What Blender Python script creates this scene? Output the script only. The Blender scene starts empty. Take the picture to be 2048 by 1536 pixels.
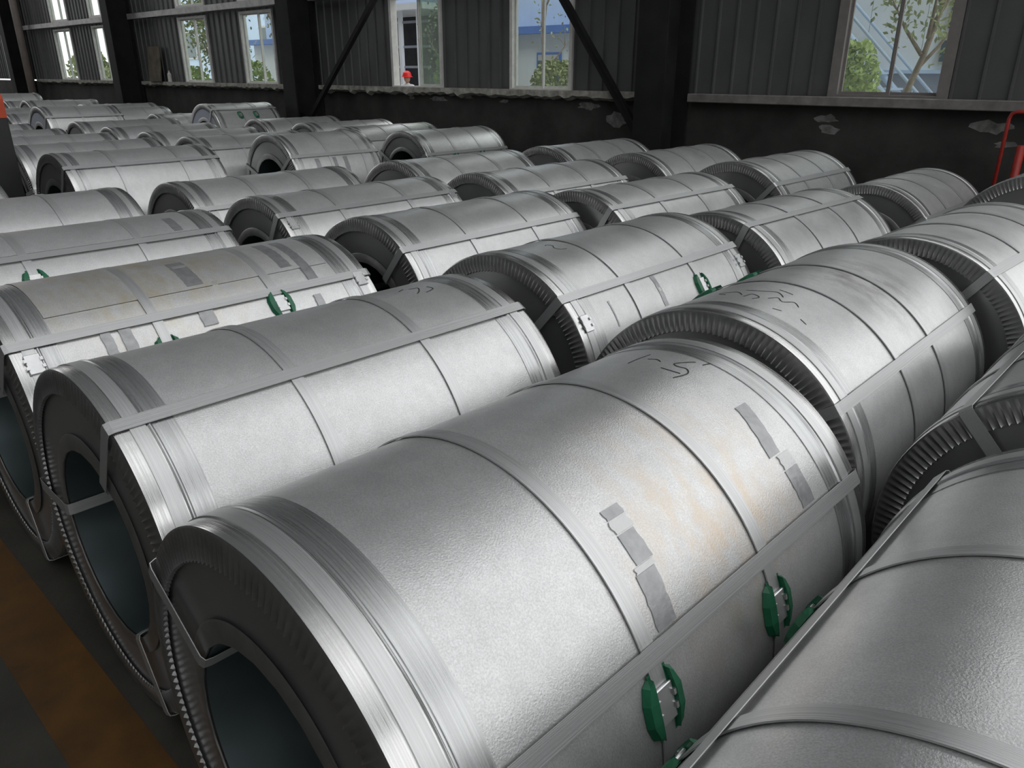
import bpy, bmesh, math, random
from mathutils import Vector, Matrix
PI = math.pi
R_ = math.radians
random.seed(7)
S = bpy.context.scene
C = S.collection

# ------------------------------------------------------------------ camera
YAW, PIT, ROL, FPX, CH = -0.75436, 0.38816, 0.00192, 1526.41, 1.51218
cd = bpy.data.cameras.new('camera'); cam = bpy.data.objects.new('camera', cd); C.objects.link(cam)
F = Vector((math.sin(YAW)*math.cos(PIT), math.cos(YAW)*math.cos(PIT), -math.sin(PIT)))
Rt = Vector((math.cos(YAW), -math.sin(YAW), 0)); U = Rt.cross(F)
R2 = Rt*math.cos(ROL)+U*math.sin(ROL); U2 = -Rt*math.sin(ROL)+U*math.cos(ROL)
m = Matrix((R2, U2, -F)).transposed().to_4x4(); m.translation = Vector((0, 0, CH))
cam.matrix_world = m
cd.sensor_fit = 'HORIZONTAL'; cd.sensor_width = 36; cd.lens = FPX/2048*36
cd.clip_start = .02; cd.clip_end = 300
S.camera = cam

# ------------------------------------------------------------------ world: bright overcast sky
w = bpy.data.worlds.new('overcast_sky'); S.world = w; w.use_nodes = True
nt = w.node_tree; nt.nodes.clear()
out = nt.nodes.new('ShaderNodeOutputWorld'); bg = nt.nodes.new('ShaderNodeBackground')
tc = nt.nodes.new('ShaderNodeTexCoord'); sep = nt.nodes.new('ShaderNodeSeparateXYZ')
rp = nt.nodes.new('ShaderNodeValToRGB')
rp.color_ramp.elements[0].position = .0; rp.color_ramp.elements[0].color = (.86, .87, .87, 1)
rp.color_ramp.elements[1].position = .6; rp.color_ramp.elements[1].color = (1.0, 1.01, 1.02, 1)
nt.links.new(tc.outputs['Generated'], sep.inputs[0]); nt.links.new(sep.outputs['Z'], rp.inputs[0])
nt.links.new(rp.outputs[0], bg.inputs[0]); bg.inputs[1].default_value = 1.4
nt.links.new(bg.outputs[0], out.inputs[0])

# unseen openings added for the coil reflections; each portal guides sky light in
XL, XR, YF, YB, ZR = -36.0, 12.0, -11.0, 7.4, 9.0
WALL_END_X = 0.15          # the window wall ends here; unseen tall opening added to light the coils
def portal(name, loc, rot, sx, sy):
    l = bpy.data.lights.new(name, 'AREA'); l.shape = 'RECTANGLE'; l.size = sx; l.size_y = sy
    l.cycles.is_portal = True
    o = bpy.data.objects.new(name, l); C.objects.link(o); o.location = loc; o.rotation_euler = rot
portal('roof_portal', ((XL+XR)/2, (YF+YB)/2, ZR+2.05), (0, 0, 0), XR-XL, YB-YF)
portal('open_end_portal', (XR-.02, -1.8, 4.4), (0, R_(90), 0), 8.8, 18)  # unseen right end of the hall, left open to let sky light in
portal('added_upper_gap_portal', (-1.43, YB+.15, 5.75), (R_(-90), 0, 0), 3.1, 2.9)
portal('added_gap_portal', ((WALL_END_X+XR)/2, YB+.2, 4.3), (R_(-90), 0, 0), XR-WALL_END_X, 8.4)

# ------------------------------------------------------------------ exposure
vs = S.view_settings
vs.view_transform = 'Standard'; vs.look = 'None'; vs.gamma = 1; vs.use_curve_mapping = False
vs.exposure = 0.32

# ------------------------------------------------------------------ materials
def mat(name, base, rough=.5, metal=0.0, bump=None, var=None, rvar=None, obj_var=0, spec=.5, stretch=None, extra=None, grain=None):
    """bump=(scale,strength,dist); var=(scale,amount) colour noise; rvar=(scale,amount) gloss noise"""
    M = bpy.data.materials.new(name); M.use_nodes = True
    n = M.node_tree; b = n.nodes['Principled BSDF']
    b.inputs['Base Color'].default_value = (*base, 1); b.inputs['Roughness'].default_value = rough
    b.inputs['Metallic'].default_value = metal; b.inputs['Specular IOR Level'].default_value = spec
    t = n.nodes.new('ShaderNodeTexCoord'); oi = n.nodes.new('ShaderNodeObjectInfo')
    mp = n.nodes.new('ShaderNodeVectorMath'); mp.operation = 'ADD'
    sc = n.nodes.new('ShaderNodeVectorMath'); sc.operation = 'SCALE'; sc.inputs[0].default_value = (37, 19, 53)
    n.links.new(oi.outputs['Random'], sc.inputs['Scale'])
    n.links.new(t.outputs['Object'], mp.inputs[0]); n.links.new(sc.outputs[0], mp.inputs[1])
    vec = mp.outputs[0]
    if stretch:
        st = n.nodes.new('ShaderNodeVectorMath'); st.operation = 'MULTIPLY'; st.inputs[1].default_value = stretch
        n.links.new(vec, st.inputs[0]); svec = st.outputs[0]
    else: svec = vec
    def noise(scale, v, detail=3, rg=.55):
        x = n.nodes.new('ShaderNodeTexNoise'); x.inputs['Scale'].default_value = scale
        x.inputs['Detail'].default_value = detail; x.inputs['Roughness'].default_value = rg
        n.links.new(v, x.inputs['Vector']); return x.outputs['Fac']
    def remap(s, lo, hi):
        x = n.nodes.new('ShaderNodeMapRange'); x.inputs['From Min'].default_value = .3; x.inputs['From Max'].default_value = .7
        x.inputs['To Min'].default_value = lo; x.inputs['To Max'].default_value = hi
        n.links.new(s, x.inputs['Value']); return x.outputs[0]
    col = None
    if var:
        f = remap(noise(var[0], svec, 5), 1-var[1], 1+var[1])
        if obj_var:
            q = n.nodes.new('ShaderNodeMapRange'); q.inputs['To Min'].default_value = 1-obj_var; q.inputs['To Max'].default_value = 1+obj_var
            n.links.new(oi.outputs['Random'], q.inputs['Value'])
            mm = n.nodes.new('ShaderNodeMath'); mm.operation = 'MULTIPLY'
            n.links.new(f, mm.inputs[0]); n.links.new(q.outputs[0], mm.inputs[1]); f = mm.outputs[0]
        if grain:
            g = n.nodes.new('ShaderNodeMath'); g.operation = 'MULTIPLY'
            n.links.new(remap(noise(grain[0], svec, 1), 1-grain[1], 1+grain[1]), g.inputs[0]); n.links.new(f, g.inputs[1]); f = g.outputs[0]
        c = n.nodes.new('ShaderNodeVectorMath'); c.operation = 'SCALE'; c.inputs[0].default_value = base
        n.links.new(f, c.inputs['Scale']); col = c.outputs[0]
        n.links.new(col, b.inputs['Base Color'])
    if rvar:
        n.links.new(remap(noise(rvar[0], svec, 4), rough-rvar[1], rough+rvar[1]), b.inputs['Roughness'])
    if bump:
        bp = n.nodes.new('ShaderNodeBump'); bp.inputs['Strength'].default_value = bump[1]; bp.inputs['Distance'].default_value = bump[2]
        n.links.new(noise(bump[0], svec, 2), bp.inputs['Height']); n.links.new(bp.outputs[0], b.inputs['Normal'])
    if extra: extra(n, b, t, vec, noise, remap, col)
    return M

def stain_extra(c0, rad, colr):
    def ex(n, b, t, vec, noise, remap, col):
        d = n.nodes.new('ShaderNodeVectorMath'); d.operation = 'DISTANCE'; d.inputs[1].default_value = c0
        n.links.new(t.outputs['Object'], d.inputs[0])
        r = n.nodes.new('ShaderNodeMapRange'); r.inputs['From Min'].default_value = rad; r.inputs['From Max'].default_value = rad*.2
        n.links.new(d.outputs['Value'], r.inputs['Value'])
        st = n.nodes.new('ShaderNodeVectorMath'); st.operation = 'MULTIPLY'; st.inputs[1].default_value = (1, 2.2, 1)
        n.links.new(vec, st.inputs[0])
        k = remap(noise(9, st.outputs[0], 6, .7), -.4, 1.0)
        mm = n.nodes.new('ShaderNodeMath'); mm.operation = 'MULTIPLY'; mm.use_clamp = True
        n.links.new(k, mm.inputs[0]); n.links.new(r.outputs[0], mm.inputs[1])
        mx = n.nodes.new('ShaderNodeMix'); mx.data_type = 'RGBA'
        n.links.new(mm.outputs[0], mx.inputs['Factor']); n.links.new(col, mx.inputs['A']); mx.inputs['B'].default_value = (*colr, 1)
        n.links.new(mx.outputs['Result'], b.inputs['Base Color'])
    return ex
GAL = dict(grain=(330, .11), rough=.37, metal=.70, bump=(300, .35, .0012), var=(26, .05), rvar=(5, .05), obj_var=.06)
GC = (.59, .592, .59)
m_sheet = mat('galvanized_sheet', GC, **GAL)
m_stain = mat('galvanized_sheet_with_rusty_smear', GC, extra=stain_extra((.33, .12, .33), .34, (.58, .48, .37)), **GAL)
m_stain2 = mat('galvanized_sheet_with_yellow_smear', GC, extra=stain_extra((.05, -.15, .45), .50, (.55, .48, .33)), **GAL)
m_scuff = mat('galvanized_sheet_with_black_scuffs', GC, extra=stain_extra((.13, .12, .44), .30, (.25, .24, .23)), **GAL)
m_band = mat('brushed_band', (.56, .56, .55), .24, .95, bump=(9, .25, .002), var=(6, .13), rvar=(7, .10), stretch=(.22, 60, .22))
m_film = mat('edge_film_band', (.47, .475, .475), .30, .92, bump=(9, .22, .002), var=(5, .12), rvar=(6, .10), stretch=(.2, 50, .2))
m_strap = mat('steel_strap', (.55, .553, .553), .38, .78, bump=(9, .2, .0015), var=(7, .10), rvar=(9, .08), stretch=(.2, 50, .2))
m_axial = mat('dull_strap', (.47, .475, .475), .42, .75, bump=(9, .2, .0015), var=(7, .08), rvar=(9, .06), stretch=(50, .2, 50))
m_face = mat('end_cover_steel', (.36, .36, .36), .36, .85, var=(3, .10), rvar=(3, .06), bump=(90, .05, .001))
m_pale = mat('pale_end_cover', (.42, .45, .52), .5, .3, var=(3, .06))
m_flange = mat('crimped_flange_steel', (.33, .33, .325), .36, .88, var=(20, .15))
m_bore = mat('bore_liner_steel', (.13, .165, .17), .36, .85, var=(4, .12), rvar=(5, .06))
m_seal = mat('bright_seal_steel', (.58, .585, .585), .30, .85, var=(30, .1))
m_green = mat('green_plastic', (.010, .115, .055), .38, 0, var=(30, .2), bump=(60, .1, .001))
m_tape = mat('grey_tape', (.31, .315, .32), .34, .6, var=(40, .14), bump=(60, .35, .002))
m_clear = mat('crinkled_clear_tape', (.50, .50, .50), .4, .7, bump=(120, .5, .002))
m_ink = mat('marker_ink', (.02, .02, .02), .6)
m_floor = mat('dark_concrete', (.028, .026, .020), .62, 0, var=(5, .35), rvar=(4, .12), bump=(40, .25, .004))
m_yellow = mat('worn_yellow_paint', (.075, .032, .002), .55, 0, var=(9, .35), bump=(60, .2, .002))
m_wall = mat('dark_plaster', (.034, .032, .030), .9, 0, var=(2.2, .5), bump=(12, .4, .01))
m_clad = mat('grey_corrugated_cladding', (.085, .087, .086), .50, .15, var=(2, .14))
m_sill = mat('rough_mortar_ledge', (.30, .29, .26), .9, 0, var=(12, .4), bump=(30, .6, .01))
m_beam = mat('dusty_steel_sill', (.20, .19, .18), .6, .3, var=(8, .3))
m_col = mat('black_painted_steel', (.012, .012, .012), .7, 0, var=(3, .4), spec=.25)
m_girt = mat('galvanized_girt', (.34, .34, .33), .5, .5, var=(7, .25))
m_frame = mat('white_window_frame', (.56, .56, .53), .45, 0, var=(12, .12))
m_frame2 = mat('grey_window_frame', (.20, .185, .175), .5, .2, var=(12, .12))
m_red = mat('red_paint', (.30, .022, .014), .45, 0, var=(10, .2))
m_orange = mat('orange_paint', (.40, .045, .008), .6, 0, var=(10, .15))
m_black = mat('black_steel_box', (.012, .012, .013), .6, .1, var=(6, .3))
m_ply = mat('brown_board', (.10, .085, .06), .8, 0, var=(6, .4))
m_roof = mat('grey_roof_sheet', (.46, .47, .48), .7, .1, var=(2, .2))  # kept pale so the unseen louvres bounce light onto the coil tops
m_pipe = mat('pale_downpipe', (.28, .24, .22), .6, 0, var=(5, .15))
# outside
m_white = mat('white_metal_siding', (.80, .84, .88), .6, 0, var=(1, .05))
m_blue = mat('blue_fascia_paint', (.10, .22, .62), .5, 0, var=(3, .1))
m_pblue = mat('pale_blue_siding', (.55, .68, .86), .6, 0, var=(1, .06))
m_dado = mat('grey_rendered_dado', (.33, .35, .42), .9, 0, var=(2, .1))
m_bark = mat('pale_bark', (.26, .21, .16), .9, 0, var=(14, .3), bump=(20, .5, .01))
m_leaf = mat('green_leaves', (.26, .30, .13), .6, 0, var=(8, .4))
m_leaf2 = mat('fresh_green_leaves', (.32, .42, .14), .6, 0, var=(8, .4))
m_ground = mat('pale_yard_concrete', (.42, .42, .40), .9, 0, var=(1, .1))
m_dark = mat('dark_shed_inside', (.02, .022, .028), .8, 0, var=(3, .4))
m_dglass = mat('dark_window_glass', (.10, .14, .16), .12, 0)
m_skin = mat('skin', (.45, .25, .17), .6)
m_helmet = mat('red_helmet_plastic', (.75, .03, .03), .35)
m_shirt = mat('white_shirt', (.75, .75, .78), .8)
m_navy = mat('navy_trousers', (.03, .04, .09), .9)
def glass(name, tint, gl):
    M = bpy.data.materials.new(name); M.use_nodes = True; n = M.node_tree; n.nodes.clear()
    o = n.nodes.new('ShaderNodeOutputMaterial'); mx = n.nodes.new('ShaderNodeMixShader')
    a = n.nodes.new('ShaderNodeBsdfTransparent'); a.inputs[0].default_value = (*tint, 1)
    g = n.nodes.new('ShaderNodeBsdfDiffuse'); g.inputs[0].default_value = (.6, .65, .62, 1)
    no = n.nodes.new('ShaderNodeTexNoise'); no.inputs['Scale'].default_value = 4
    mr = n.nodes.new('ShaderNodeMapRange'); mr.inputs['To Min'].default_value = gl*.5; mr.inputs['To Max'].default_value = gl*1.5
    n.links.new(no.outputs[0], mr.inputs[0]); n.links.new(mr.outputs[0], mx.inputs[0])
    n.links.new(a.outputs[0], mx.inputs[1]); n.links.new(g.outputs[0], mx.inputs[2]); n.links.new(mx.outputs[0], o.inputs[0])
    return M
m_glass = glass('dusty_glass', (.93, .96, .94), .08)
m_glass2 = glass('doubled_dusty_glass', (.80, .86, .80), .25)

# ------------------------------------------------------------------ mesh helpers
def obj(name, me, material=None, parent=None, loc=None, rot=None, scale=None):
    if isinstance(me, bmesh.types.BMesh):
        bm = me; me = bpy.data.meshes.new(name); bm.to_mesh(me); bm.free()
    if material and not me.materials: me.materials.append(material)
    o = bpy.data.objects.new(name, me); C.objects.link(o)
    if parent: o.parent = parent
    if loc: o.location = loc
    if rot: o.rotation_euler = rot
    if scale: o.scale = scale
    return o
def tag(o, label=None, cat=None, group=None, kind=None):
    if label: o['label'] = label
    if cat: o['category'] = cat
    if group: o['group'] = group
    if kind: o['kind'] = kind
    return o
def empty(name, loc, rz=0):
    o = bpy.data.objects.new(name, None); C.objects.link(o); o.location = loc; o.rotation_euler = (0, 0, rz)
    o.empty_display_size = .1; return o
def mesh(name, vs_, fs, smooth=True, sharp=None):
    me = bpy.data.meshes.new(name); me.from_pydata(vs_, [], fs); me.update()
    bm = bmesh.new(); bm.from_mesh(me); bmesh.ops.recalc_face_normals(bm, faces=bm.faces)
    if smooth:
        for f in bm.faces: f.smooth = True
        for e in bm.edges:
            if len(e.link_faces) == 2 and e.calc_face_angle(0) > (sharp or .6): e.smooth = False
    bm.to_mesh(me); bm.free(); return me
def box(bm, x0, x1, y0, y1, z0, z1, M=None):
    vs_ = [bm.verts.new(Vector((x, y, z)) if M is None else M @ Vector((x, y, z))) for x in (x0, x1) for y in (y0, y1) for z in (z0, z1)]
    for f in ((0, 1, 3, 2), (4, 6, 7, 5), (0, 4, 5, 1), (2, 3, 7, 6), (0, 2, 6, 4), (1, 5, 7, 3)):
        bm.faces.new([vs_[i] for i in f])
def bx(*a, bev=0, M=None):
    bm = bmesh.new(); box(bm, *a, M=M)
    bmesh.ops.recalc_face_normals(bm, faces=bm.faces)
    if bev: bmesh.ops.bevel(bm, geom=bm.edges[:], offset=bev, segments=1, affect='EDGES')
    return bm
def revolve(name, prof, n=96, closed=True, a0=0, a1=2*PI):
    """profile of (r, y) turned about local Y"""
    full = abs(a1-a0-2*PI) < 1e-6; k = n if full else n+1; vs_ = []; fs = []
    for i in range(k):
        a = a0+(a1-a0)*i/n
        for r, y in prof: vs_.append((r*math.sin(a), y, r*math.cos(a)))
    q = len(prof); jn = q if closed else q-1
    for i in range(n):
        for j in range(jn):
            a, b = i*q+j, i*q+(j+1) % q; c_, d = ((i+1) % k)*q+(j+1) % q, ((i+1) % k)*q+j
            fs.append((a, b, c_, d))
    if not full and closed: fs += [tuple(range(q)), tuple(range((k-1)*q, k*q))]
    return mesh(name, vs_, fs, True, .5)
def tube(bm, pts, rad, n=8):
    rings = []
    for i, p in enumerate(pts):
        p = Vector(p); d = (Vector(pts[min(i+1, len(pts)-1)])-Vector(pts[max(i-1, 0)])).normalized()
        u = d.orthogonal().normalized() if not rings else (u-d*u.dot(d)).normalized()
        v = d.cross(u); r = rad[i] if isinstance(rad, (list, tuple)) else rad
        rings.append([bm.verts.new(p+(u*math.cos(2*PI*k/n)+v*math.sin(2*PI*k/n))*r) for k in range(n)])
    for a, b in zip(rings, rings[1:]):
        for k in range(n):
            f = bm.faces.new((a[k], a[(k+1) % n], b[(k+1) % n], b[k])); f.smooth = True
    bm.faces.new(rings[0][::-1]); bm.faces.new(rings[-1])

m_frontw = mat('dark_wall_sheet', (.06, .062, .065), .7, .1, var=(2, .2))
# ------------------------------------------------------------------ the building
floor = obj('floor', bx(XL, XR+6, YF, YB+.2, -.1, 0), m_floor); tag(floor, kind='structure')
line = obj('yellow_floor_line', bx(-20, 6, .25, .425, .0, .0015), m_yellow)
tag(line, 'worn yellow painted line on dark floor in front of nearest coil row', 'floor marking')

SILL_Z = 1.26
wb = obj('wall_back', bx(XL, WALL_END_X, YB, YB+.2, 0, SILL_Z), m_wall); tag(wb, kind='structure')
# pale plaster repairs on the low wall
for i, (x, z, sx, sz) in enumerate(((-8.35, 1.17, .18, .035), (-7.75, 1.20, .09, .02), (-7.1, 1.17, .08, .02), (-5.75, 1.15, .14, .04), (-5.35, 1.02, .14, .07), (-8.9, 1.17, .06, .02),
                                    (-2.98, 1.12, .10, .035), (-2.96, 1.03, .09, .045), (-1.62, 1.10, .15, .05), (-1.5, .98, .1, .03))):
    bm = bmesh.new(); pts = []
    for k in range(14):
        a = 2*PI*k/14; rr = 1+random.uniform(-.35, .35)
        pts.append(bm.verts.new((x+sx*rr*math.cos(a), YB-.003, z+sz*rr*math.sin(a))))
    f = bm.faces.new(pts); ext = bmesh.ops.extrude_face_region(bm, geom=[f])
    for v in ext['geom']:
        if isinstance(v, bmesh.types.BMVert): v.co.y = YB+.001
    bmesh.ops.recalc_face_normals(bm, faces=bm.faces)
    obj('plaster_patch', bm, m_patch if 'm_patch' in globals() else globals().setdefault('m_patch', mat('pale_plaster_patch', (.16, .155, .15), .9, 0, var=(14, .5))), wb)
wf = obj('wall_front', bx(XL, XR, YF-.2, YF, 0, ZR+2), m_frontw); tag(wf, kind='structure')
wl = obj('wall_left', bx(XL-.2, XL, YF, YB+.2, 0, 3.0), m_roof); tag(wl, kind='structure')  # unseen end wall, kept low so sky light enters above it
# unseen roof: added leaning louvres, shaped to pass sky light towards the coils
ceil = empty('ceiling', (0, 0, ZR)); tag(ceil, kind='structure')
LW, LH, LA = 1.2, 2.0, .8      # added roof louvres: spacing, height, lean, set for the coil reflections
k = 0
x = XL
while x < XR-3:
    M = Matrix.Translation((x, 0, 0))
    vs_ = [(x, y, 0) for y in (YF, YB+.2)]+[(x+LA, y, LH) for y in (YF, YB+.2)]+[(x+LA+.05, y, LH) for y in (YF, YB+.2)]+[(x+.05, y, 0) for y in (YF, YB+.2)]
    obj('added_roof_louvre', mesh('light_louvre', vs_, [(0, 1, 3, 2), (2, 3, 5, 4), (4, 5, 7, 6), (6, 7, 1, 0), (0, 2, 4, 6), (1, 3, 5, 7)], False), m_roof, ceil)
    x += LW
# windows: (x0, x1, z0, z1, frame material, left pane open)
WIN = [(-3.0, -2.0, 1.30, 2.46, 'g', 0), (-6.98, -6.0, 1.30, 2.46, 'w', 0), (-9.29, -8.22, 1.30, 2.46, 'w', 1),
       (-13.40, -12.34, 1.30, 2.46, 'w', 0), (-15.75, -14.62, 1.30, 2.46, 'w', 0), (-20.1, -19.05, 1.30, 2.46, 'w', 0), (-22.6, -21.45, 1.30, 2.46, 'w', 0),
       (-29.4, -28.3, 1.30, 2.46, 'w', 0), (-26.9, -25.9, 1.30, 2.46, 'w', 0)]
allw = WIN+[(a, b, 2.62, 3.9, 'g' if f == 'g' else 'w', 0) for a, b, _, _, f, _ in WIN]
for i, (a, b, z0, z1, fm, op) in enumerate(allw):
    fr = m_frame2 if fm == 'g' else m_frame
    wn = empty('window_%d' % (i+1), ((a+b)/2, YB+.02, z0)); tag(wn, kind='structure')
    h = z1-z0; hw = (b-a)/2; t = .045 if fm == 'w' else .085; y0, y1 = -.05, .06
    bm = bmesh.new()
    box(bm, -hw, -hw+t, y0, y1, 0, h); box(bm, hw-t, hw, y0, y1, 0, h)
    box(bm, -hw+t, hw-t, y0, y1, 0, .03); box(bm, -hw+t, hw-t, y0, y1, h-.035, h)
    obj('window_frame', bm, fr, wn)
    for s in (-1, 1):
        c0, c1 = (-hw+t, .022) if s < 0 else (-.022, hw-t)
        if op and s < 0: c0, c1 = .0+.05, hw-t+.0
        yy = 0 if s < 0 else .035
        bm = bmesh.new(); q = .022
        box(bm, c0, c0+q, yy, yy+.02, .03, h-.035); box(bm, c1-q, c1, yy, yy+.02, .03, h-.035)
        box(bm, c0+q, c1-q, yy, yy+.02, .03, .055); box(bm, c0+q, c1-q, yy, yy+.02, h-.06, h-.035)
        sh = obj('sash', bm, fr, wn)
        obj('pane', bx(c0+q, c1-q, yy+.008, yy+.012, .055, h-.06), m_glass2 if (op and s < 0) else m_glass, sh)

# cladding strips above the low wall, one object per strip, cut around the windows
PITCH = .205
def strip_mesh(h, wd):
    """a flat pan with a raised folded rib along its left edge"""
    rb = min(.028, wd*.4)
    p = [(0, 0), (.006, -.022), (rb-.006, -.022), (rb, 0), (wd, 0), (wd, .01), (0, .01)]
    vs_ = [(x, y, z) for z in (0, h) for x, y in p]; q = len(p)
    fs = [(i, (i+1) % q, q+(i+1) % q, q+i) for i in range(q)]+[tuple(range(q)), tuple(range(q, 2*q))]
    return mesh('cladding', vs_, fs, False)
strip_cache = {}
def strip(x, wd, z0, z1):
    if wd < .02 or z1-z0 < .02: return
    k = (round(wd, 3), round(z1-z0, 3))
    if k not in strip_cache: strip_cache[k] = strip_mesh(z1-z0, wd)
    obj('cladding_panel', strip_cache[k], m_clad, wb, (x, YB+.02, z0))
CZ0, CZ1 = SILL_Z+.04, 7.2
GAP_X, GAP_Z = -3.0, 4.3   # unseen gap added above the right window to brighten coil reflections
edges = sorted((a, b) for a, b, *_ in WIN)
spans = []; x = -30.5
for a, b in edges:
    spans.append((x, a)); x = b
spans.append((x, WALL_END_X))
for a, b in spans:
    n = max(1, round((b-a)/PITCH)); wd = (b-a)/n
    for i in range(n): strip(a+i*wd, wd, CZ0, CZ1 if a+i*wd < GAP_X-.05 else GAP_Z)
for a, b in edges:
    n = max(1, round((b-a)/PITCH)); wd = (b-a)/n
    for i in range(n):
        strip(a+i*wd, wd, 3.9, CZ1 if a+i*wd < GAP_X-.05 else GAP_Z); strip(a+i*wd, wd, 2.46, 2.62)
uw = obj('wall_back_upper', bx(XL, WALL_END_X, YB, YB+.1, CZ1, ZR+2), m_clad); tag(uw, kind='structure')
uw2 = obj('wall_back_far', bx(XL, -30.5, YB, YB+.1, SILL_Z, CZ1), m_clad); tag(uw2, kind='structure')

# sills and girts
def ragged(x0, x1, n):
    bm = bmesh.new(); top = SILL_Z+.055; prev = None
    zs = [SILL_Z-.015-abs(random.gauss(0, .018)) for _ in range(n+1)]
    for i in range(n+1):
        x = x0+(x1-x0)*i/n; yo = YB-.10+random.uniform(-.012, .012)
        cur = [bm.verts.new(p) for p in ((x, yo, top), (x, yo, zs[i]+.02), (x, YB-.03, zs[i]-.01), (x, YB+.03, zs[i]), (x, YB+.03, top))]
        if prev:
            for k in range(5): bm.faces.new((prev[k], prev[(k+1) % 5], cur[(k+1) % 5], cur[k]))
        else: bm.faces.new(cur)
        prev = cur
    bm.faces.new(prev[::-1]); bmesh.ops.recalc_face_normals(bm, faces=bm.faces); return bm
tag(obj('trim_1', ragged(-11.05, -4.8, 90), m_sill), kind='structure')
tag(obj('trim_2', ragged(-17.7, -11.4, 70), m_sill), kind='structure')
tag(obj('trim_3', ragged(-24.4, -18.1, 50), m_sill), kind='structure')
tag(obj('trim_4', bx(-4.4, WALL_END_X, YB-.12, YB+.05, SILL_Z-.03, SILL_Z+.05, bev=.006), m_beam), kind='structure')
k = 5
for a, b in ((-4.4, WALL_END_X), (-11.05, -4.8), (-17.7, -11.4), (-24.4, -18.1), (-30, -24.8)):
    bm = bmesh.new(); box(bm, a, b, YB-.16, YB-.02, 2.50, 2.515); box(bm, a, b, YB-.165, YB-.155, 2.50, 2.60); box(bm, a, b, YB-.16, YB-.10, 2.59, 2.60)
    tag(obj('trim_%d' % k, bm, m_girt), kind='structure'); k += 1

# columns (H sections), braces, pipes
def hcol(x, nm, lab):
    o = empty('steel_column', (x, 0, 0)); tag(o, lab, 'column', 'roof columns along the window wall')
    obj('front_flange', bx(-.17, .17, 6.88, 6.90, 0, ZR-.05), m_col, o)
    obj('web', bx(-.008, .008, 6.90, 7.34, 0, ZR-.05), m_col, o)
    obj('rear_flange', bx(-.17, .17, 7.34, 7.36, 0, ZR-.05), m_col, o)
    obj('base_plate', bx(-.24, .24, 6.82, 7.38, 0.001, .03), m_col, o)
hcol(-4.60, '', 'black steel column between the wide single window and the braced bay')
hcol(-11.22, '', 'black steel column at the left end of the braced bay')
hcol(-17.92, '', 'black steel column between the two leftmost pairs of windows')
hcol(-24.9, '', 'black steel column at far left edge beside the pale downpipe')
def brace(p0, p1, lab):
    a, b = Vector(p0), Vector(p1); d = b-a; L = d.length; o = empty('diagonal_brace', p0)
    tag(o, lab, 'brace')
    ang = math.atan2(d.z, d.x); M = Matrix.Rotation(-ang, 4, 'Y')
    bm = bmesh.new(); box(bm, 0, L, -.005, .005, -.055, .055, M=M); box(bm, 0, L, -.06, -.004, -.055, -.045, M=M)
    bmesh.ops.recalc_face_normals(bm, faces=bm.faces)
    obj('angle_bar', bm, m_col, o)
    obj('gusset_plate', bx(-.16, .14, -.012, -.006, -.15, .15), m_col, o)
brace((-11.02, 7.02, .76), (-4.8, 7.02, 6.2), 'black diagonal brace rising from the far column towards the right')
brace((-4.80, 7.20, .75), (-11.0, 7.20, 8.5), 'black diagonal brace crossing the right window of the braced bay')
bm = bmesh.new(); tube(bm, [(-24.05, 7.05, 0), (-24.05, 7.05, 7)], .09, 12)
tag(obj('downpipe', bm, m_pipe), 'pale grey downpipe beside the far left column', 'pipe')

o = empty('red_pipe_stand', (-1.45, 7.05, 0)); tag(o, 'thin red pipe frame against the dark low wall at far right', 'pipe')
bm = bmesh.new(); tube(bm, [(0, 0, 0), (0, 0, 1.19), (.012, 0, 1.225), (.045, 0, 1.24), (.9, 0, 1.24)], .014, 8); obj('pipe_bend', bm, m_red, o)
bm = bmesh.new(); tube(bm, [(.115, .05, 0), (.115, .05, 1.0)], .03, 10); obj('upright', bm, m_red, o)
bm = bmesh.new(); tube(bm, [(.85, 0, 0), (.85, 0, 1.24)], .014, 8); obj('upright', bm, m_red, o)

o = obj('leaning_board', bx(-.30, .25, -.012, .012, 0, .66, bev=.003), m_ply, loc=(-16.85, 7.26, SILL_Z+.06), rot=(R_(-6), 0, 0))
tag(o, 'dark brown board leaning against the cladding on the window ledge', 'board')
o = obj('small_bottle', revolve('bottle', [(.0, 0), (.04, 0), (.04, .14), (.015, .18), (.015, .21), (0, .21)], 12, False), m_frame, loc=(-16.33, 7.32, SILL_Z+.055), rot=(R_(90), 0, 0))
tag(o, 'small pale bottle on the ledge beside the brown board', 'bottle')

# orange topped post at the left edge
o = empty('barrier_post', (-6.62, 1.62, 0)); tag(o, 'black steel post with a slanted orange top at left edge', 'post')
obj('body', bx(-.55, .0, -.12, .12, 0, 1.20, bev=.004), m_black, o)
vs_ = [(-.55, y, 1.20) for y in (-.12, .12)]+[(0, y, 1.20) for y in (-.12, .12)]+[(0, y, 1.33) for y in (-.12, .12)]+[(-.14, y, 1.46) for y in (-.12, .12)]+[(-.55, y, 1.46) for y in (-.12, .12)]
pl = [0, 2, 4, 6, 8]
fs = [tuple(pl), tuple(i+1 for i in pl)]+[(pl[i], pl[(i+1) % 5], pl[(i+1) % 5]+1, pl[i]+1) for i in range(5)]
obj('orange_cap', mesh('cap', vs_, fs, False), m_orange, o)

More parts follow.
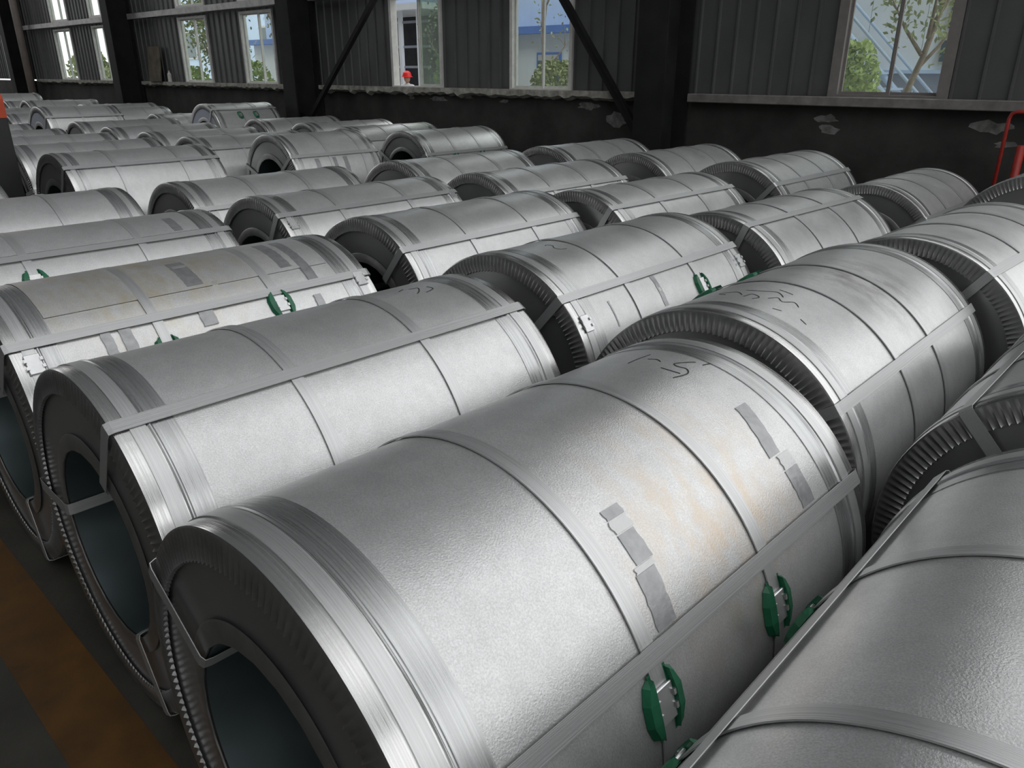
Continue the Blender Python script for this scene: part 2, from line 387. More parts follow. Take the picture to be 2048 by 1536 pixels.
# ------------------------------------------------------------------ steel coils
R0, L0 = .46, 1.25
H = L0/2
N = 128
me_sheet = revolve('sheet', [(R0-.004, -H+.004), (R0-.0005, -H+.004), (R0-.0005, H-.004), (R0-.004, H-.004)], N)
def cover_mesh(s):
    return revolve('cover', [(.252, s*(H-.010)), (R0-.006, s*(H-.010)), (R0-.006, s*(H-.006)), (.252, s*(H-.006))], N)
me_cover = {s: cover_mesh(s) for s in (-1, 1)}
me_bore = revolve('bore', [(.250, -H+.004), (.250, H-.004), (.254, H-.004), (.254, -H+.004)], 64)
def band_mesh(s):   # edge protector band round the rim
    a, b, e = s*H, s*(H-.034), s*(H-.070)
    return revolve('band', [(R0-.003, a), (R0+.0005, a-s*.0015), (R0+.0022, a-s*.006), (R0+.0022, b), (R0+.0022, e+s*.004), (R0+.0022, s*(H-.0700)), (R0-.002, e)], N)
me_band = {s: band_mesh(s) for s in (-1, 1)}
def film_mesh(s):   # second, wider band with a raised bead along its outer side
    e, f = s*(H-.0702), s*(H-.128)
    return revolve('film', [(R0-.002, e), (R0+.0030, e), (R0+.0052, e-s*.003), (R0+.0052, e-s*.006), (R0+.0018, e-s*.010), (R0+.0014, f), (R0-.002, f)], N)
me_film = {s: film_mesh(s) for s in (-1, 1)}
def flange_mesh(s, r0, r1, nf, dep, jag):
    vs_ = []; fs = []; n = nf*4
    for i in range(n):
        a = 2*PI*i/n; ph = i % 4
        d = dep*(0, 1, .25, 0)[ph]; j = jag*(0, .5, 1, .3)[ph]
        for r, y in ((r1, 0), (r1-.004, -.002), (r0+.008, -.003-d), (r0+j, -.003-d), (r0+j, 0)):
            vs_.append((r*math.sin(a), s*(H-.001)-s*y, r*math.cos(a)))
    for i in range(n):
        for k in range(4):
            a = i*5+k; b = ((i+1) % n)*5+k; fs.append((a, a+1, b+1, b))
    return mesh('flange', vs_, fs, True, .9)
me_flange = {s: flange_mesh(s, R0-.062, R0-.001, 150, .0055, .005) for s in (-1, 1)}
me_bring = {s: flange_mesh(s, .252, .296, 24, .0005, .002) for s in (-1, 1)}
me_cstrap = revolve('strap', [(R0+.0016, -.0165), (R0+.0047, -.0165), (R0+.0047, .0165), (R0+.0016, .0165)], N)
def axial_mesh():   # one flat strap through the bore and back over the outside
    hw, t = .0165, .0016
    ro, ri, yo = R0+.0068, .243, H+.0085
    path = [(ro, -yo+.012), (ro, 0), (ro, yo-.012), (ro-.004, yo-.002), (ro-.016, yo), (ri+.012, yo), (ri+.002, yo-.004), (ri, yo-.016), (ri, -yo+.016), (ri+.002, -yo+.004), (ri+.012, -yo), (ro-.016, -yo), (ro-.004, -yo+.002)]
    cen = Vector(((ro+ri)/2, 0)); vs_ = []; n = len(path)
    for i, (r, y) in enumerate(path):
        p0, p1 = Vector(path[i-1]), Vector(path[(i+1) % n]); d = (p1-p0).normalized(); nrm = Vector((-d.y, d.x))
        if nrm.dot(Vector((r, y))-cen) < 0: nrm = -nrm
        q = Vector((r, y))+nrm*t
        vs_ += [(-hw, y, r), (hw, y, r), (hw, q.y, q.x), (-hw, q.y, q.x)]
    fs = []
    for i in range(n):
        a, b = i*4, ((i+1) % n)*4
        for k in range(4): fs.append((a+k, a+(k+1) % 4, b+(k+1) % 4, b+k))
    return mesh('axial', vs_, fs, True, .3)
me_axial = axial_mesh()
def seal_mesh():
    bm = bmesh.new(); box(bm, -.032, .032, -.021, .021, R0+.004, R0+.010)
    bmesh.ops.bevel(bm, geom=bm.edges[:], offset=.0015, segments=1, affect='EDGES')
    for x in (-.012, .012):
        for y in (-.021, .021): box(bm, x-.005, x+.005, y-.004, y+.004, R0+.006, R0+.0145)
    me = bpy.data.meshes.new('seal'); bmesh.ops.recalc_face_normals(bm, faces=bm.faces); bm.to_mesh(me); bm.free(); return me
me_seal = seal_mesh()
def pad_mesh():   # curved corner pad: two faceted horns either side of the strap channel on a thin base
    bm = bmesh.new()
    def up(x): return math.sqrt(max((R0+.001)**2-x*x, 0))
    for s in (-1, 1):
        outl = [(-.056, .020), (-.047, .037), (-.020, .047), (.020, .047), (.047, .037), (.056, .020)]
        inn = [(-.056, .0195), (-.040, .0205), (-.018, .0225), (.018, .0225), (.040, .0205), (.056, .0195)]
        lo = [bm.verts.new((x, s*y, up(x))) for x, y in outl]; mid = [bm.verts.new((x*.93, s*(y-.006 if y > .03 else y), up(x)+.012)) for x, y in outl]
        hi = [bm.verts.new((x*.95, s*(y+.001), up(x)+.0165-abs(x)*.06)) for x, y in inn]; lo2 = [bm.verts.new((x, s*y, up(x))) for x, y in inn]
        for i in range(5):
            for A, B in ((lo, mid), (mid, hi), (hi, lo2)): bm.faces.new((A[i], A[i+1], B[i+1], B[i]))
        for i in (0, 5): bm.faces.new((lo[i], mid[i], hi[i], lo2[i]))
    xs_ = (-.06, -.03, 0, .03, .06)
    r = [[bm.verts.new((x, y, up(x)+dz)) for y, dz in ((-.024, .0025), (.024, .0025))] for x in xs_]
    for a, b in zip(r, r[1:]): bm.faces.new((a[0], a[1], b[1], b[0]))
    bmesh.ops.recalc_face_normals(bm, faces=bm.faces)
    me = bpy.data.meshes.new('pad'); bm.to_mesh(me); bm.free(); return me
me_pad = pad_mesh()
def patch(s0, s1, p0, p1, sk=0, dr=.0012, ragged_=0, r_in=-.001):
    """thin curved patch on the coil skin; s from the near end, angles in degrees from the top"""
    n = max(4, int((p1-p0)/1.5)); vs_ = []; fs = []
    for i in range(n+1):
        f = i/n; a = R_(p0+(p1-p0)*f); ds = sk*f
        j0, j1 = (random.uniform(-ragged_, ragged_) for _ in range(2))
        for y, r in ((s0+ds+j0, R0+r_in), (s0+ds+j0, R0+dr), (s1+ds+j1, R0+dr), (s1+ds+j1, R0+r_in)):
            vs_.append((r*math.sin(a), y-H, r*math.cos(a)))
    for i in range(n):
        for k in range(4): fs.append((i*4+k, i*4+(k+1) % 4, i*4+4+(k+1) % 4, i*4+4+k))
    fs += [(0, 1, 2, 3), tuple(range(n*4, n*4+4))]
    return mesh('patch', vs_, fs, True, .5)
def stroke(pts, wd=.0035):
    """marker line following (s, angle) points on the skin"""
    sm = []
    for i in range(len(pts)-1):
        p0, p1, p2, p3 = (pts[max(0, min(len(pts)-1, i+k))] for k in (-1, 0, 1, 2))
        for j in range(6):
            t = j/6; sm.append(tuple(.5*((2*b)+(-a+c)*t+(2*a-5*b+4*c-d)*t*t+(-a+3*b-3*c+d)*t**3) for a, b, c, d in zip(p0, p1, p2, p3)))
    sm.append(pts[-1]); P3 = [Vector((R0*math.sin(R_(a)), s-H, R0*math.cos(R_(a)))) for s, a in sm]
    vs_ = []; fs = []
    for i, p in enumerate(P3):
        d = (P3[min(i+1, len(P3)-1)]-P3[max(i-1, 0)]).normalized(); nr = Vector((p.x, 0, p.z)).normalized(); t = d.cross(nr)*wd/2
        for q in (p+t+nr*.0003, p-t+nr*.0003, p+nr*.0009): vs_.append(tuple(q))
    for i in range(len(P3)-1):
        a, b = i*3, i*3+3
        for k in range(3): fs.append((a+k, a+(k+1) % 3, b+(k+1) % 3, b+k))
    return vs_, fs

# id: (x, y, axis angle, radius, length)
COILS = {
    'C0': (0.039, 1.064, 0.01, 0.445, 1.250), 'C1': (-0.879, 1.025, 1.09, 0.448, 1.264), 'C2': (-1.800, 1.092, 0.30, 0.445, 1.247),
    'C3': (-2.705, 1.119, -0.07, 0.448, 1.247), 'C4': (-3.617, 1.062, -0.00, 0.451, 1.250), 'C5': (-4.546, 1.031, -0.02, 0.460, 1.250),
    'C6': (-5.56, .68, 0, .455, 1.25),
    'D0': (-0.024, 2.504, 0.03, 0.460, 1.250), 'D1': (-0.968, 2.460, -0.38, 0.454, 1.243), 'D2': (-1.910, 2.571, -0.85, 0.451, 1.244),
    'D3': (-2.917, 2.706, -0.65, 0.447, 1.243), 'D4': (-3.825, 2.674, -0.44, 0.449, 1.247), 'D5': (-4.778, 2.651, -0.60, 0.444, 1.247),
    'D6': (-6.282, 2.415, -0.18, 0.485, 1.132), 'D7': (-7.855, 2.640, -0.05, 0.460, 1.249), 'D8': (-8.795, 2.584, -0.01, 0.463, 1.250),
    'D9': (-9.996, 2.502, 0.00, 0.457, 1.250), 'DA': (-11.1, 2.5, 0, .46, 1.25),
    'E0': (-0.842, 3.785, 1.9, 0.466, 1.253), 'E1': (-1.767, 3.929, 2.1, 0.449, 1.256), 'E2': (-2.673, 4.024, 1.9, 0.453, 1.255),
    'E3': (-3.612, 4.114, 0.46, 0.457, 1.252), 'E4': (-4.556, 4.206, 0.33, 0.458, 1.251), 'E5': (-6.815, 4.381, -0.02, 0.484, 0.983),
    'E6': (-7.798, 4.189, -0.00, 0.457, 1.250), 'E7': (-8.752, 4.180, -0.05, 0.456, 1.249), 'E8': (-9.684, 4.137, -0.02, 0.461, 1.250),
    'E9': (-10.732, 4.147, -0.06, 0.469, 1.250), 'EA': (-12.182, 4.055, -0.16, 0.535, 0.994),
    'EB': (-13.35, 4.1, 0, .47, 1.25), 'EC': (-14.4, 4.1, 0, .48, 1.25), 'ED': (-15.5, 4.15, 0, .47, 1.25),
    'F0': (-0.768, 5.751, 0.05, 0.505, 1.250), 'F1': (-1.716, 5.760, -0.05, 0.432, 1.250), 'F2': (-2.622, 5.662, 0.51, 0.470, 1.252),
    'F3': (-3.584, 5.801, 0.10, 0.462, 1.249), 'F4': (-4.522, 5.812, 0.21, 0.460, 1.252), 'F5': (-6.853, 6.156, -0.09, 0.459, 1.248),
    'F6': (-7.778, 6.043, 0.02, 0.463, 1.250), 'F7': (-8.72, 6.104, -0.02, 0.464, 1.250), 'F8': (-10.064, 6.203, -0.06, 0.458, 1.250),
    'F9': (-11.687, 6.187, -0.04, 0.533, 1.059), 'FA': (-12.673, 5.943, 0.00, 0.449, 1.250), 'FB': (-13.802, 5.385, -0.00, 0.482, 1.250),
    'FC': (-15.1, 5.75, 0, .49, 1.25), 'FD': (-16.977, 5.413, -0.01, 0.502, 1.250), 'FE': (-21.300, 5.700, 0.00, 0.520, 1.250),
    'FF': (-18.6, 5.5, 0, .48, 1.25)}
# first of the three straps that run along the coil (degrees from the top), and the two middle hoops
AX = {'C0': -53, 'C1': 60.9, 'C2': 30, 'C3': 40, 'C4': 30.2, 'C5': 75, 'D0': -42.5, 'D1': 52.7, 'D2': 40.7, 'D3': 40, 'D4': 32.7, 'D5': -75, 'D6': 34,
      'D7': 75, 'D8': 75, 'D9': 80, 'E0': 36, 'E1': 22.3, 'E2': 32, 'E3': 40.5, 'E4': 52, 'E5': 51, 'E6': 40, 'E7': 75, 'E8': 70, 'EA': 40,
      'F0': 45, 'F1': 53.5, 'F2': 42.5, 'F3': 70, 'F4': 68, 'F5': 59, 'F6': 45, 'F9': 31.5}
HOOPS = {'C0': (.31, .755), 'C1': (.455, .830), 'C2': (.433, .838), 'C3': (.42, .845), 'C4': (.40, .845), 'C5': (.44, .86), 'D1': (.46, .76), 'D2': (.375, .835),
         'D3': (.42, .86), 'D4': (.385, .86), 'D6': (.35, .83), 'E1': (.445, .83), 'E5': (.41, .79), 'EA': (.45, .85)}
FL = 'silver steel coil '
LAB = {
    'C0': 'large silver steel coil filling the bottom right corner, cut off by the frame',
    'C1': 'foreground steel coil with marker writing, dark tape patches and two green corner pads',
    'C2': 'steel coil with open bore and a long strap, left of the foreground coil, unpadded',
    'C3': 'taped steel coil in the nearest row with two green pads and a lapped sheet edge',
    'C4': 'nearest row steel coil at the left edge with one green pad, behind the taped coil',
    'C5': 'plain steel coil of the nearest row at the left edge, without a visible lengthwise strap',
    'C6': 'steel coil showing only a sliver of rim at the left edge below the black post',
    'D0': 'second row steel coil at right edge with its wide crimped end ring facing us',
    'D1': 'scuffed steel coil of the second row with black scribbles behind the foreground coil',
    'D2': 'second row steel coil with two bright seal clips and a green pad near its side',
    'D3': 'second row steel coil left of the one with two bright seal clips',
    'D4': 'second row steel coil with seal clips on both end hoops, fifth from the right edge',
    'D5': 'second row steel coil without lengthwise strap on top, right of the larger short coil',
    'D6': 'larger steel coil at left of the second row, its strap above a bright side',
    'D7': 'steel coil directly behind the larger second row coil at left, mostly hidden by it',
    'D8': 'second row steel coil with only its top strip visible, second behind the larger coil',
    'D9': 'steel coil top showing just right of the black post, third behind the larger coil',
    'DA': 'farthest second row steel coil, a sliver of its top showing beside the black post',
    'E0': 'third row steel coil cut by the right frame edge with strap over its shoulder',
    'E1': 'third row steel coil with bright side and high strap, second from right',
    'E2': 'third row steel coil with a long strap, third from right in that row',
    'E3': 'third row steel coil in the middle of the picture, fourth from right in that row',
    'E4': 'third row steel coil with no strap on top, nearest the empty gap in that row',
    'E5': 'short steel coil with dark bore opening and three face straps, left of the gap',
    'E6': 'steel coil touching the left side of the short coil with the visible bore',
    'E7': 'third row steel coil second to the left of the short coil with visible bore',
    'E8': 'third row steel coil third to the left of the short coil with visible bore',
    'E9': 'third row steel coil just right of the tall short coil with the pale end face',
    'EA': 'tall short steel coil with pale blue grey end face near the left edge',
    'EB': 'steel coil just left of the tall coil with pale end face, mostly hidden',
    'EC': 'steel coil two to the left of the tall coil with pale end face',
    'ED': 'last third row steel coil, half hidden behind the orange topped post',
    'F0': 'large steel coil of the wall row cut by the right frame edge, crimped ring visible',
    'F1': 'wall row steel coil below the red pipe, second from the right edge',
    'F2': 'wall row steel coil with lengthwise strap, third from the right edge',
    'F3': 'wall row steel coil in front of the column, fourth from the right edge',
    'F4': 'wall row steel coil fifth from the right edge, last before the empty gap',
    'F5': 'wall row steel coil left of the empty gap with dark bore and small green pads',
    'F6': 'wall row steel coil next to the one with the dark bore, on its left',
    'F7': 'wall row steel coil under the braced bay, second left of the one with dark bore',
    'F8': 'wall row steel coil at the column base, right of the tall coil with green pads',
    'F9': 'tall short steel coil standing above its neighbours at the wall with two green pads',
    'FA': 'small looking steel coil immediately left of the tall wall row coil with green pads',
    'FB': 'far steel coil under the second window pair from the left, behind the pale faced coil',
    'FC': 'far steel coil before the low wall, left of the second column',
    'FD': 'far steel coil with a small round rim visible near the downpipe',
    'FE': 'farthest steel coil near the foot of the downpipe at upper left',
    'FF': 'far steel coil half hidden behind the orange topped post, in front of the farthest coil'}
# seal clips: (s, angle), green pads: (s, angle)
SEALS = {'C1': [(.455, 71.2), (.830, 74)], 'C3': [(.05, 48.5), (.845, 46.8), (1.20, 43), (.42, 57)], 'C4': [(.40, 46)], 'C2': [(.05, 100), (.433, 95)],
         'D2': [(.05, 54.5), (.835, 56.5), (1.197, 51)], 'D4': [(.05, 41.5), (1.20, 36)], 'D1': [(.46, -38), (.76, -38)], 'D3': [(.05, 75)], 'F9': [(.40, 45), (.66, 45)], 'C0': [(.31, -72), (.755, -72)], 'F5': [(.42, 67), (.83, 67)]}
PADS = {'C1': [(.455, 71.2), (.830, 74)], 'C3': [(.42, 56.5), (.845, 46.8)], 'C4': [(.40, 46)], 'D2': [(.835, 57)], 'D1': [(.46, -38), (.76, -38)], 'F9': [(.40, 45), (.66, 45)], 'C0': [(.31, -72), (.755, -72)], 'F5': [(.42, 67), (.83, 67)]}
TAPES = {'C1': [(1.018, 1.060, 26, 42.5, -.03), (1.008, 1.058, 47.5, 58.2, .0), (.515, .560, 31.2, 33.8, 0), (.512, .555, 37.5, 44.8, 0), (.498, .548, 46.5, 58.5, -.01)],
         'C3': [(.575, .632, 6, 27.5, 0), (.555, .605, 41.5, 49, 0), (.245, .275, 42, 52, 0), (.30, .335, 42, 52, 0), (.93, .975, 0, 27, 0), (1.0, 1.04, 0, 38, 0), (.98, 1.01, 46, 55, 0)],
         'D2': [(.535, .560, 43, 60, 0), (.218, .226, 48, 61, 0)], 'C4': [(1.01, 1.05, 10, 26, 0)], 'F9': [(.85, .9, -5, 25, 0)],
         'E5': [(.3, .36, 55, 80, 0), (.55, .6, 55, 80, 0), (.7, .76, 55, 80, 0)]}
CLEAR = {'C1': [(.512, .558, 34, 37.2, 0), (.50, .552, 45, 46.4, 0), (1.012, 1.058, 43, 47.2, 0)], 'C3': [(.585, .628, 10, 12, 0), (.66, .68, 27, 29, 0)], 'D2': [(.540, .556, 50, 52, 0)]}
MARKS = {'C1': [[(.993, -9.2), (1.03, -9.3), (1.076, -8.7)], [(1.041, -6.5), (1.05, -4), (1.042, -2)], [(1.01, 1.0), (1.012, 4), (1.017, 7.1)],
                [(1.10, 5.5), (1.087, 4.2), (1.055, 2.0), (1.045, 3.5), (1.050, 6.4), (1.03, 8.4), (.985, 7.4)], [(1.10, 7.9), (1.13, 9)]],
         'C2': [[(.96, -3), (.99, -5)], [(1.0, -3), (1.03, -2), (1.01, 2), (.99, 4)], [(1.06, -1), (1.06, 3), (1.02, 5)]],
         'D1': [[(.23, -12), (.25, -16), (.27, -10), (.24, -6)], [(.22, -4), (.26, -3), (.24, 1), (.21, 0)], [(.30, -8), (.31, -2), (.33, 3), (.30, 7)], [(.25, 4), (.28, 6), (.26, 9), (.29, 12), (.27, 15)], [(.18, 10), (.19, 13)], [(.20, 20), (.19, 23)], [(.36, 2), (.35, 8)]],
         'D2': [[(.255, 1), (.27, 0), (.28, 3), (.26, 6), (.27, 9), (.30, 10)]]}
GRP = {'C': 'steel coils in the row nearest the camera', 'D': 'steel coils in the second row', 'E': 'steel coils in the third row', 'F': 'steel coils in the row along the window wall'}
for cid, (x, y, th, r, L) in COILS.items():
    r -= .003; root = empty('steel_coil', (x, y, 0), -R_(th)); sc = r/R0; sl = L/L0
    root.scale = (sc, sl, sc)
    tag(root, LAB[cid], 'steel coil', GRP[cid[0]])
    rv = random.uniform(0, 2*PI)
    def part(nm, me, mt, ang=0., yy=0., parent=root, z=R0):
        o_ = obj(nm, me, mt, parent, (0, yy/sl, z), (0, ang, 0)); return o_
    sh = part('outer_sheet', me_sheet, m_sheet, rv)
    sp = {'C1': m_stain, 'C3': m_stain2, 'D1': m_scuff}.get(cid)
    if sp: sh.rotation_euler = (0, 0, 0); sh.material_slots[0].link = 'OBJECT'; sh.material_slots[0].material = sp
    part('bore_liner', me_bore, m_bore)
    for s in (-1, 1):
        ec = part('end_cover', me_cover[s], m_face, rv)
        if cid in ('EA', 'F9'): ec.material_slots[0].link = 'OBJECT'; ec.material_slots[0].material = m_pale; ec['label'] = 'pale blue grey end cover'
        part('edge_flange', me_flange[s], m_flange, rv)
        part('bore_ring', me_bring[s], m_flange, rv)
        part('edge_band', me_band[s], m_band, rv)
        part('edge_film', me_film[s], m_film, rv+1)
    h1, h2 = HOOPS.get(cid, (.44, .83*L/1.25))
    hoops = (.05, h1, h2, L-.05)
    for hy in hoops: part('hoop_strap', me_cstrap, m_strap, rv+hy, hy-L/2)
    ax = AX.get(cid, 70+20*random.random())
    for k_ in range(3): part('axial_strap', me_axial, m_axial, R_(ax+120*k_))
    pads = []
    for s_, a_ in PADS.get(cid, ()): pads.append((s_, a_, part('corner_pad', me_pad, m_green, R_(a_), s_-L/2)))
    for s_, a_ in SEALS.get(cid, ()): part('seal_clip', me_seal, m_seal, R_(a_), s_-L/2)
    for t in TAPES.get(cid, ()): part('tape_patch', patch(*t, dr=.0044 if cid in ('C3', 'C4') else .0012, ragged_=.0015), m_tape)
    for t in CLEAR.get(cid, ()): part('clear_tape', patch(*t, dr=.005 if cid == 'C3' else .0018, ragged_=.003), m_clear)
    if cid in MARKS:
        for s_ in MARKS[cid]: part('marker_stroke', mesh('marks', *stroke(s_), False), m_ink)
    if cid == 'C3': part('lapped_sheet', patch(.13, L-.13, -50, 29, dr=.0036, r_in=.0022), m_stain2)
    if cid == 'C4': part('lapped_sheet', patch(.13, L-.13, -60, 27, dr=.0032, r_in=.0018), m_sheet)

# ------------------------------------------------------------------ outside the windows
gr = obj('ground_outside', bx(-60, 20, YB+.25, 70, -.12, -.02), m_ground); tag(gr, kind='structure')
# blue-trimmed white building
b1 = empty('office_building', (-22, 17, 0)); tag(b1, 'white building with a blue eaves band seen through the middle windows', 'building')
obj('wall', bx(-8, 11.8, 0, 6, 0, 2.46), m_white, b1)
obj('blue_eaves', bx(-8.2, 12.0, -.35, 6.2, 2.46, 2.64), m_blue, b1)
obj('upper_wall', bx(-8, 11.8, .6, 6, 2.64, 7), m_pblue, b1)
for x in (5.2, 7.4, 1.0, -3.0):
    f = obj('window', bx(x-.42, x+.42, -.06, .02, .75, 2.0), m_blue, b1)
    obj('pane', bx(x-.36, x-.02, -.08, -.05, .80, 1.78), m_dglass, f); obj('pane', bx(x+.04, x+.36, -.08, -.05, .80, 1.78), m_dglass, f)
    obj('sash', bx(x-.36, x+.36, -.075, -.055, 1.80, 1.94), m_frame, f)
    obj('sash', bx(x-.02, x+.04, -.09, -.05, .80, 1.80), m_frame, f)
for x in (4.5, 8.8):
    f = obj('window', bx(x-.5, x+.5, .52, .62, 3.4, 4.8), m_frame, b1); obj('pane', bx(x-.42, x+.42, .50, .53, 3.5, 4.7), m_dglass, f)
# dark open shed seen through the open sash
b2 = empty('open_shed', (-17.4, 14.5, 0)); tag(b2, 'dark open shed with pale posts seen through the open sash', 'shed')
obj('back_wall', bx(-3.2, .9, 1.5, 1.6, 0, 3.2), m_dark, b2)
obj('roof', bx(-3.3, 1.0, -.4, 1.7, 3.0, 3.15), m_white, b2)
for x in (-1.6, -.2, .55): obj('post', bx(x-.05, x+.05, -.2, -.1, 0, 3.0), m_white, b2)
for z, x0, x1 in ((2.1, -3.2, .9), (1.6, -3.2, .9), (2.7, -3.2, .9)): obj('rail', bx(x0, x1, -.12, -.08, z, z+.06), m_dado, b2)
# white wall with a grey dado and a stair, right hand window
b3 = empty('white_hall', (-4, 13, 0)); tag(b3, 'white metal sided hall with grey base seen through the right window', 'building')
obj('dado', bx(-2.0, 3.2, 0, .2, 0, 1.50), m_dado, b3); obj('dado_cap', bx(-2.0, 3.2, -.06, .2, 1.50, 1.55), m_pblue, b3)
for i in range(13): obj('siding_panel', bx(-2+i*.4, -2+i*.4+.392, .02, .12, 1.55, 7), m_white, b3)
f = obj('window', bx(.22, 1.2, -.04, .03, 1.62, 1.98), m_frame, b3); obj('pane', bx(.28, 1.14, -.06, -.03, 1.66, 1.94), m_dglass, f)
f = obj('window', bx(.26, 1.2, -.04, .03, 2.06, 2.6), m_frame, b3); obj('pane', bx(.32, 1.14, -.06, -.03, 2.1, 2.55), m_dglass, f)
st = empty('outdoor_stair', (-4.0, 12.2, 0)); tag(st, 'pale blue metal outdoor stair against the white hall', 'stair')
def bar(p, q, r): 
    bm = bmesh.new(); tube(bm, [p, q], r, 6); return bm
a, b = Vector((.35, 0, .75)), Vector((-2.6, 0, 3.55)); 
for yy in (0, .6):
    obj('stringer', bar(a+Vector((0, yy, 0)), b+Vector((0, yy, 0)), .05), m_pblue, st)
    obj('handrail', bar(a+Vector((0, yy, .45)), b+Vector((0, yy, .45)), .025), m_pblue, st)
for i in range(13):
    p = a.lerp(b, (i+.5)/13); obj('tread', bx(p.x-.13, p.x+.13, 0, .6, p.z-.015, p.z+.015), m_pblue, st)
    if i % 3 == 0: obj('baluster', bar(p, p+Vector((0, 0, .45)), .018), m_pblue, st)
# pale buildings behind the left windows
b4 = empty('long_pale_building', (-40, 24, 0)); tag(b4, 'long pale blue building behind the trees in the left windows', 'building')
obj('wall', bx(-22, 12, 0, 8, 0, 9), m_pblue, b4)
obj('base_band', bx(-22, 12, -.05, 0, 0, 1.1), m_white, b4)
for i in range(10):
    f = obj('window', bx(-20+i*3.1, -18.4+i*3.1, -.08, .02, 2.2, 3.8), m_frame, b4); obj('pane', bx(-19.9+i*3.1, -18.5+i*3.1, -.1, -.07, 2.3, 3.7), m_dglass, f)

def leaves(bm, cs, n, rad, size):
    for _ in range(n):
        c_ = random.choice(cs); p = Vector(c_)+Vector([random.gauss(0, rad) for _ in range(3)])
        d = Vector([random.uniform(-1, 1) for _ in range(3)]).normalized(); u = d.orthogonal().normalized(); s_ = size*random.uniform(.6, 1.3)
        bm.faces.new([bm.verts.new(p+q) for q in (d*s_, u*s_*.45, -d*s_, -u*s_*.45)])
def tree(loc, h, label, nb, nl, lr, ls, lm, spread=.6, r0=.07, lean=0, first=.4):
    o = empty('tree', loc); tag(o, label, 'tree', 'trees outside the windows')
    bm = bmesh.new(); top = Vector((lean, 0, h)); tips = []
    pts = [Vector((0, 0, 0)).lerp(top, t)+Vector((random.uniform(-.04, .04), random.uniform(-.04, .04), 0))*(t > 0) for t in (0, .25, .5, .75, 1)]
    tube(bm, pts, [r0, r0*.85, r0*.65, r0*.45, r0*.25], 7)
    for i in range(nb):
        t = first+(1-first)*i/nb; p = Vector((0, 0, 0)).lerp(top, t); a = i*2.4+random.random()
        q = p+Vector((math.cos(a)*spread*(1.2-t), math.sin(a)*spread*(1.2-t), spread*.9)); mdl = p.lerp(q, .5)+Vector((0, 0, -.04))
        tube(bm, [p, mdl, q], [r0*.5, r0*.35, r0*.12], 5); tips += [q, mdl, p.lerp(q, .8)]
        for _ in range(2):
            e = q+Vector((random.uniform(-.35, .35), random.uniform(-.35, .35), random.uniform(0, .4)))*spread; tube(bm, [mdl.lerp(q, .6), e], [r0*.2, r0*.06], 4); tips.append(e)
    obj('trunk', bm, m_bark, o)
    bm = bmesh.new(); leaves(bm, tips, nl, lr, ls); f = obj('foliage', bm, lm, o); f['kind'] = 'stuff'
def bush(loc, r, h, label, n, lm, ls=.05):
    o = empty('bush', loc); tag(o, label, 'bush', 'bushes outside the windows')
    bm = bmesh.new()
    for i in range(7): a = i*.9; tube(bm, [(0, 0, 0), (math.cos(a)*r*.5, math.sin(a)*r*.5, h*.7)], [.02, .008], 5)
    obj('stems', bm, m_bark, o)
    bm = bmesh.new()
    for _ in range(n):
        a, b_ = random.uniform(0, 2*PI), random.random()**.4; z = random.random()
        k_ = math.sqrt(max(0, 1-(2*z-1)**2*.8)); p = Vector((math.cos(a)*r*b_*k_, math.sin(a)*r*b_*k_, .05+z*h))
        d = Vector([random.uniform(-1, 1) for _ in range(3)]).normalized(); u = d.orthogonal().normalized(); s_ = ls*random.uniform(.6, 1.3)
        bm.faces.new([bm.verts.new(p+q) for q in (d*s_, u*s_*.5, -d*s_, -u*s_*.5)])
    f = obj('foliage', bm, lm, o); f['kind'] = 'stuff'
tree((-3.75, 11.0, 0), 3.4, 'leafy forked tree close outside the right window', 10, 1300, .13, .05, m_leaf, .75, .055, .75, .45)
bush((-3.80, 9.9, 0), .40, 1.80, 'tall fresh green bush low in the right window', 2600, m_leaf2, .045)
tree((-12.75, 14.7, 0), 3.6, 'bare branched tree in front of the blue trimmed building', 5, 110, .16, .05, m_leaf, .8, .055, -.15, .42)
bush((-11.35, 13.4, 0), .60, 1.68, 'round bush in front of the blue trimmed building', 4200, m_leaf, .05)
bush((-14.2, 12.9, 0), .35, 1.9, 'slim bush behind the doubled glass of the open window', 1500, m_leaf2, .05)
tree((-13.7, 12.4, 0), 3.4, 'slender tree behind the doubled glass of the open window', 5, 260, .15, .05, m_leaf, .6, .05, 0, .35)
tree((-22.3, 13.6, 0), 4.2, 'forked bare tree in the window nearest the second column', 6, 240, .2, .07, m_leaf, 1.2, .11, .2, .35)
bush((-24.0, 13.4, 0), .7, 1.75, 'green bush left of the forked bare tree', 1500, m_leaf2, .08)
tree((-28.0, 14.2, 0), 4.0, 'dense tree in the second window left of the second column', 8, 2200, .32, .09, m_leaf, .9, .10, 0, .3)
bush((-26.0, 12.3, 0), .7, 1.6, 'green bush at the foot of the dense tree', 1300, m_leaf2, .09)
bush((-40.5, 14.5, 0), 1.0, 2.3, 'bush seen through the leftmost windows', 1500, m_leaf, .12)
bush((-36.5, 14.5, 0), 1.0, 1.9, 'bush seen in the window beside the third column', 1300, m_leaf, .12)

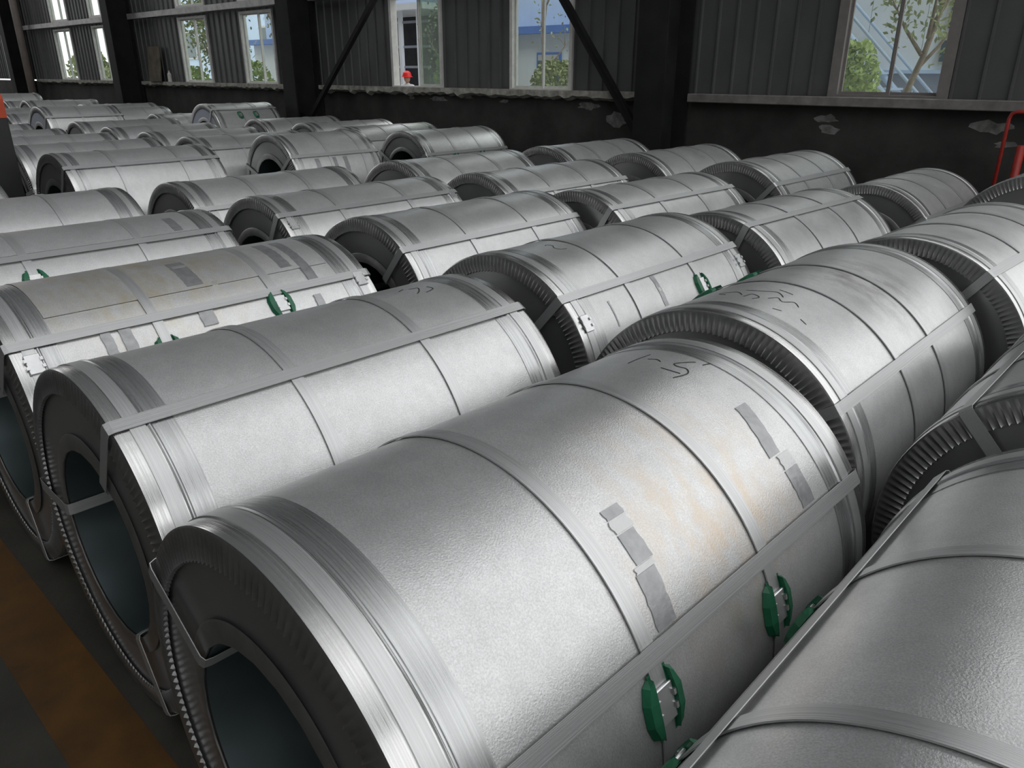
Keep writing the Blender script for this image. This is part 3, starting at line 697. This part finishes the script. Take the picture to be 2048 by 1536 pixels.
# person in a red helmet outside the open sash
def person(loc, rz):
    o = empty('person', loc, rz); tag(o, 'person in red helmet and white shirt standing outside the open sash', 'person')
    vs_ = [(0, 0, .86), (0, 0, 1.02), (0, .02, 1.22), (0, .01, 1.34), (0, -.01, 1.40),
           (.15, .01, 1.29), (.21, .0, 1.04), (.19, -.14, .88), (-.15, .01, 1.29), (-.21, .0, 1.04), (-.19, -.14, .88),
           (.09, 0, .80), (.10, -.02, .44), (.10, .02, .07), (.10, -.12, .035), (-.09, 0, .80), (-.10, -.02, .44), (-.10, .02, .07), (-.10, -.12, .035)]
    es = [(0, 1), (1, 2), (2, 3), (3, 4), (2, 5), (5, 6), (6, 7), (2, 8), (8, 9), (9, 10), (0, 11), (11, 12), (12, 13), (13, 14), (0, 15), (15, 16), (16, 17), (17, 18)]
    rad = [.13, .12, .14, .06, .05, .055, .042, .032, .055, .042, .032, .085, .055, .04, .035, .085, .055, .04, .035]
    me = bpy.data.meshes.new('body'); me.from_pydata(vs_, es, [])
    b = obj('body', me, m_shirt, o); me.materials.append(m_navy); me.materials.append(m_skin)
    mod = b.modifiers.new('skin', 'SKIN')
    for i, v in enumerate(me.skin_vertices[0].data): v.radius = (rad[i], rad[i]*.85); v.use_root = (i == 0)
    b.modifiers.new('sub', 'SUBSURF').levels = 1
    bpy.context.view_layer.update()
    dg = bpy.context.evaluated_depsgraph_get(); nm = bpy.data.meshes.new_from_object(b.evaluated_get(dg)); b.modifiers.clear(); b.data = nm
    if len(nm.materials) < 3:
        nm.materials.clear()
        for q in (m_shirt, m_navy, m_skin): nm.materials.append(q)
    for p in nm.polygons:
        p.use_smooth = True; z = p.center.z; ax_ = abs(p.center.x)
        p.material_index = 1 if (z < .88 and ax_ < .16) else (2 if (z > 1.36 or (ax_ > .16 and z < .98)) else 0)
    bm = bmesh.new(); bmesh.ops.create_uvsphere(bm, u_segments=16, v_segments=12, radius=.1)
    for v in bm.verts:
        v.co.z *= 1.2; v.co.x *= .82
        if v.co.y < -.085 and abs(v.co.z) < .03 and abs(v.co.x) < .02: v.co.y -= .02
    for f in bm.faces: f.smooth = True
    obj('head', bm, m_skin, o, (0, -.02, 1.49))
    bm = bmesh.new()
    for s in (-1, 1): bmesh.ops.create_uvsphere(bm, u_segments=8, v_segments=6, radius=.011, matrix=Matrix.Translation((s*.03, -.115, 1.50)))
    obj('eyes', bm, m_ink, o)
    obj('helmet', revolve('helm', [(0, .14), (.06, .128), (.10, .09), (.118, .03), (.12, 0), (.15, -.008), (.15, -.014), (.112, -.006), (.10, .05), (.0, .12)], 20, False), m_helmet, o, (0, -.02, 1.52), (R_(90), 0, 0))
person((-16.15, 13.3, -.12), R_(40))
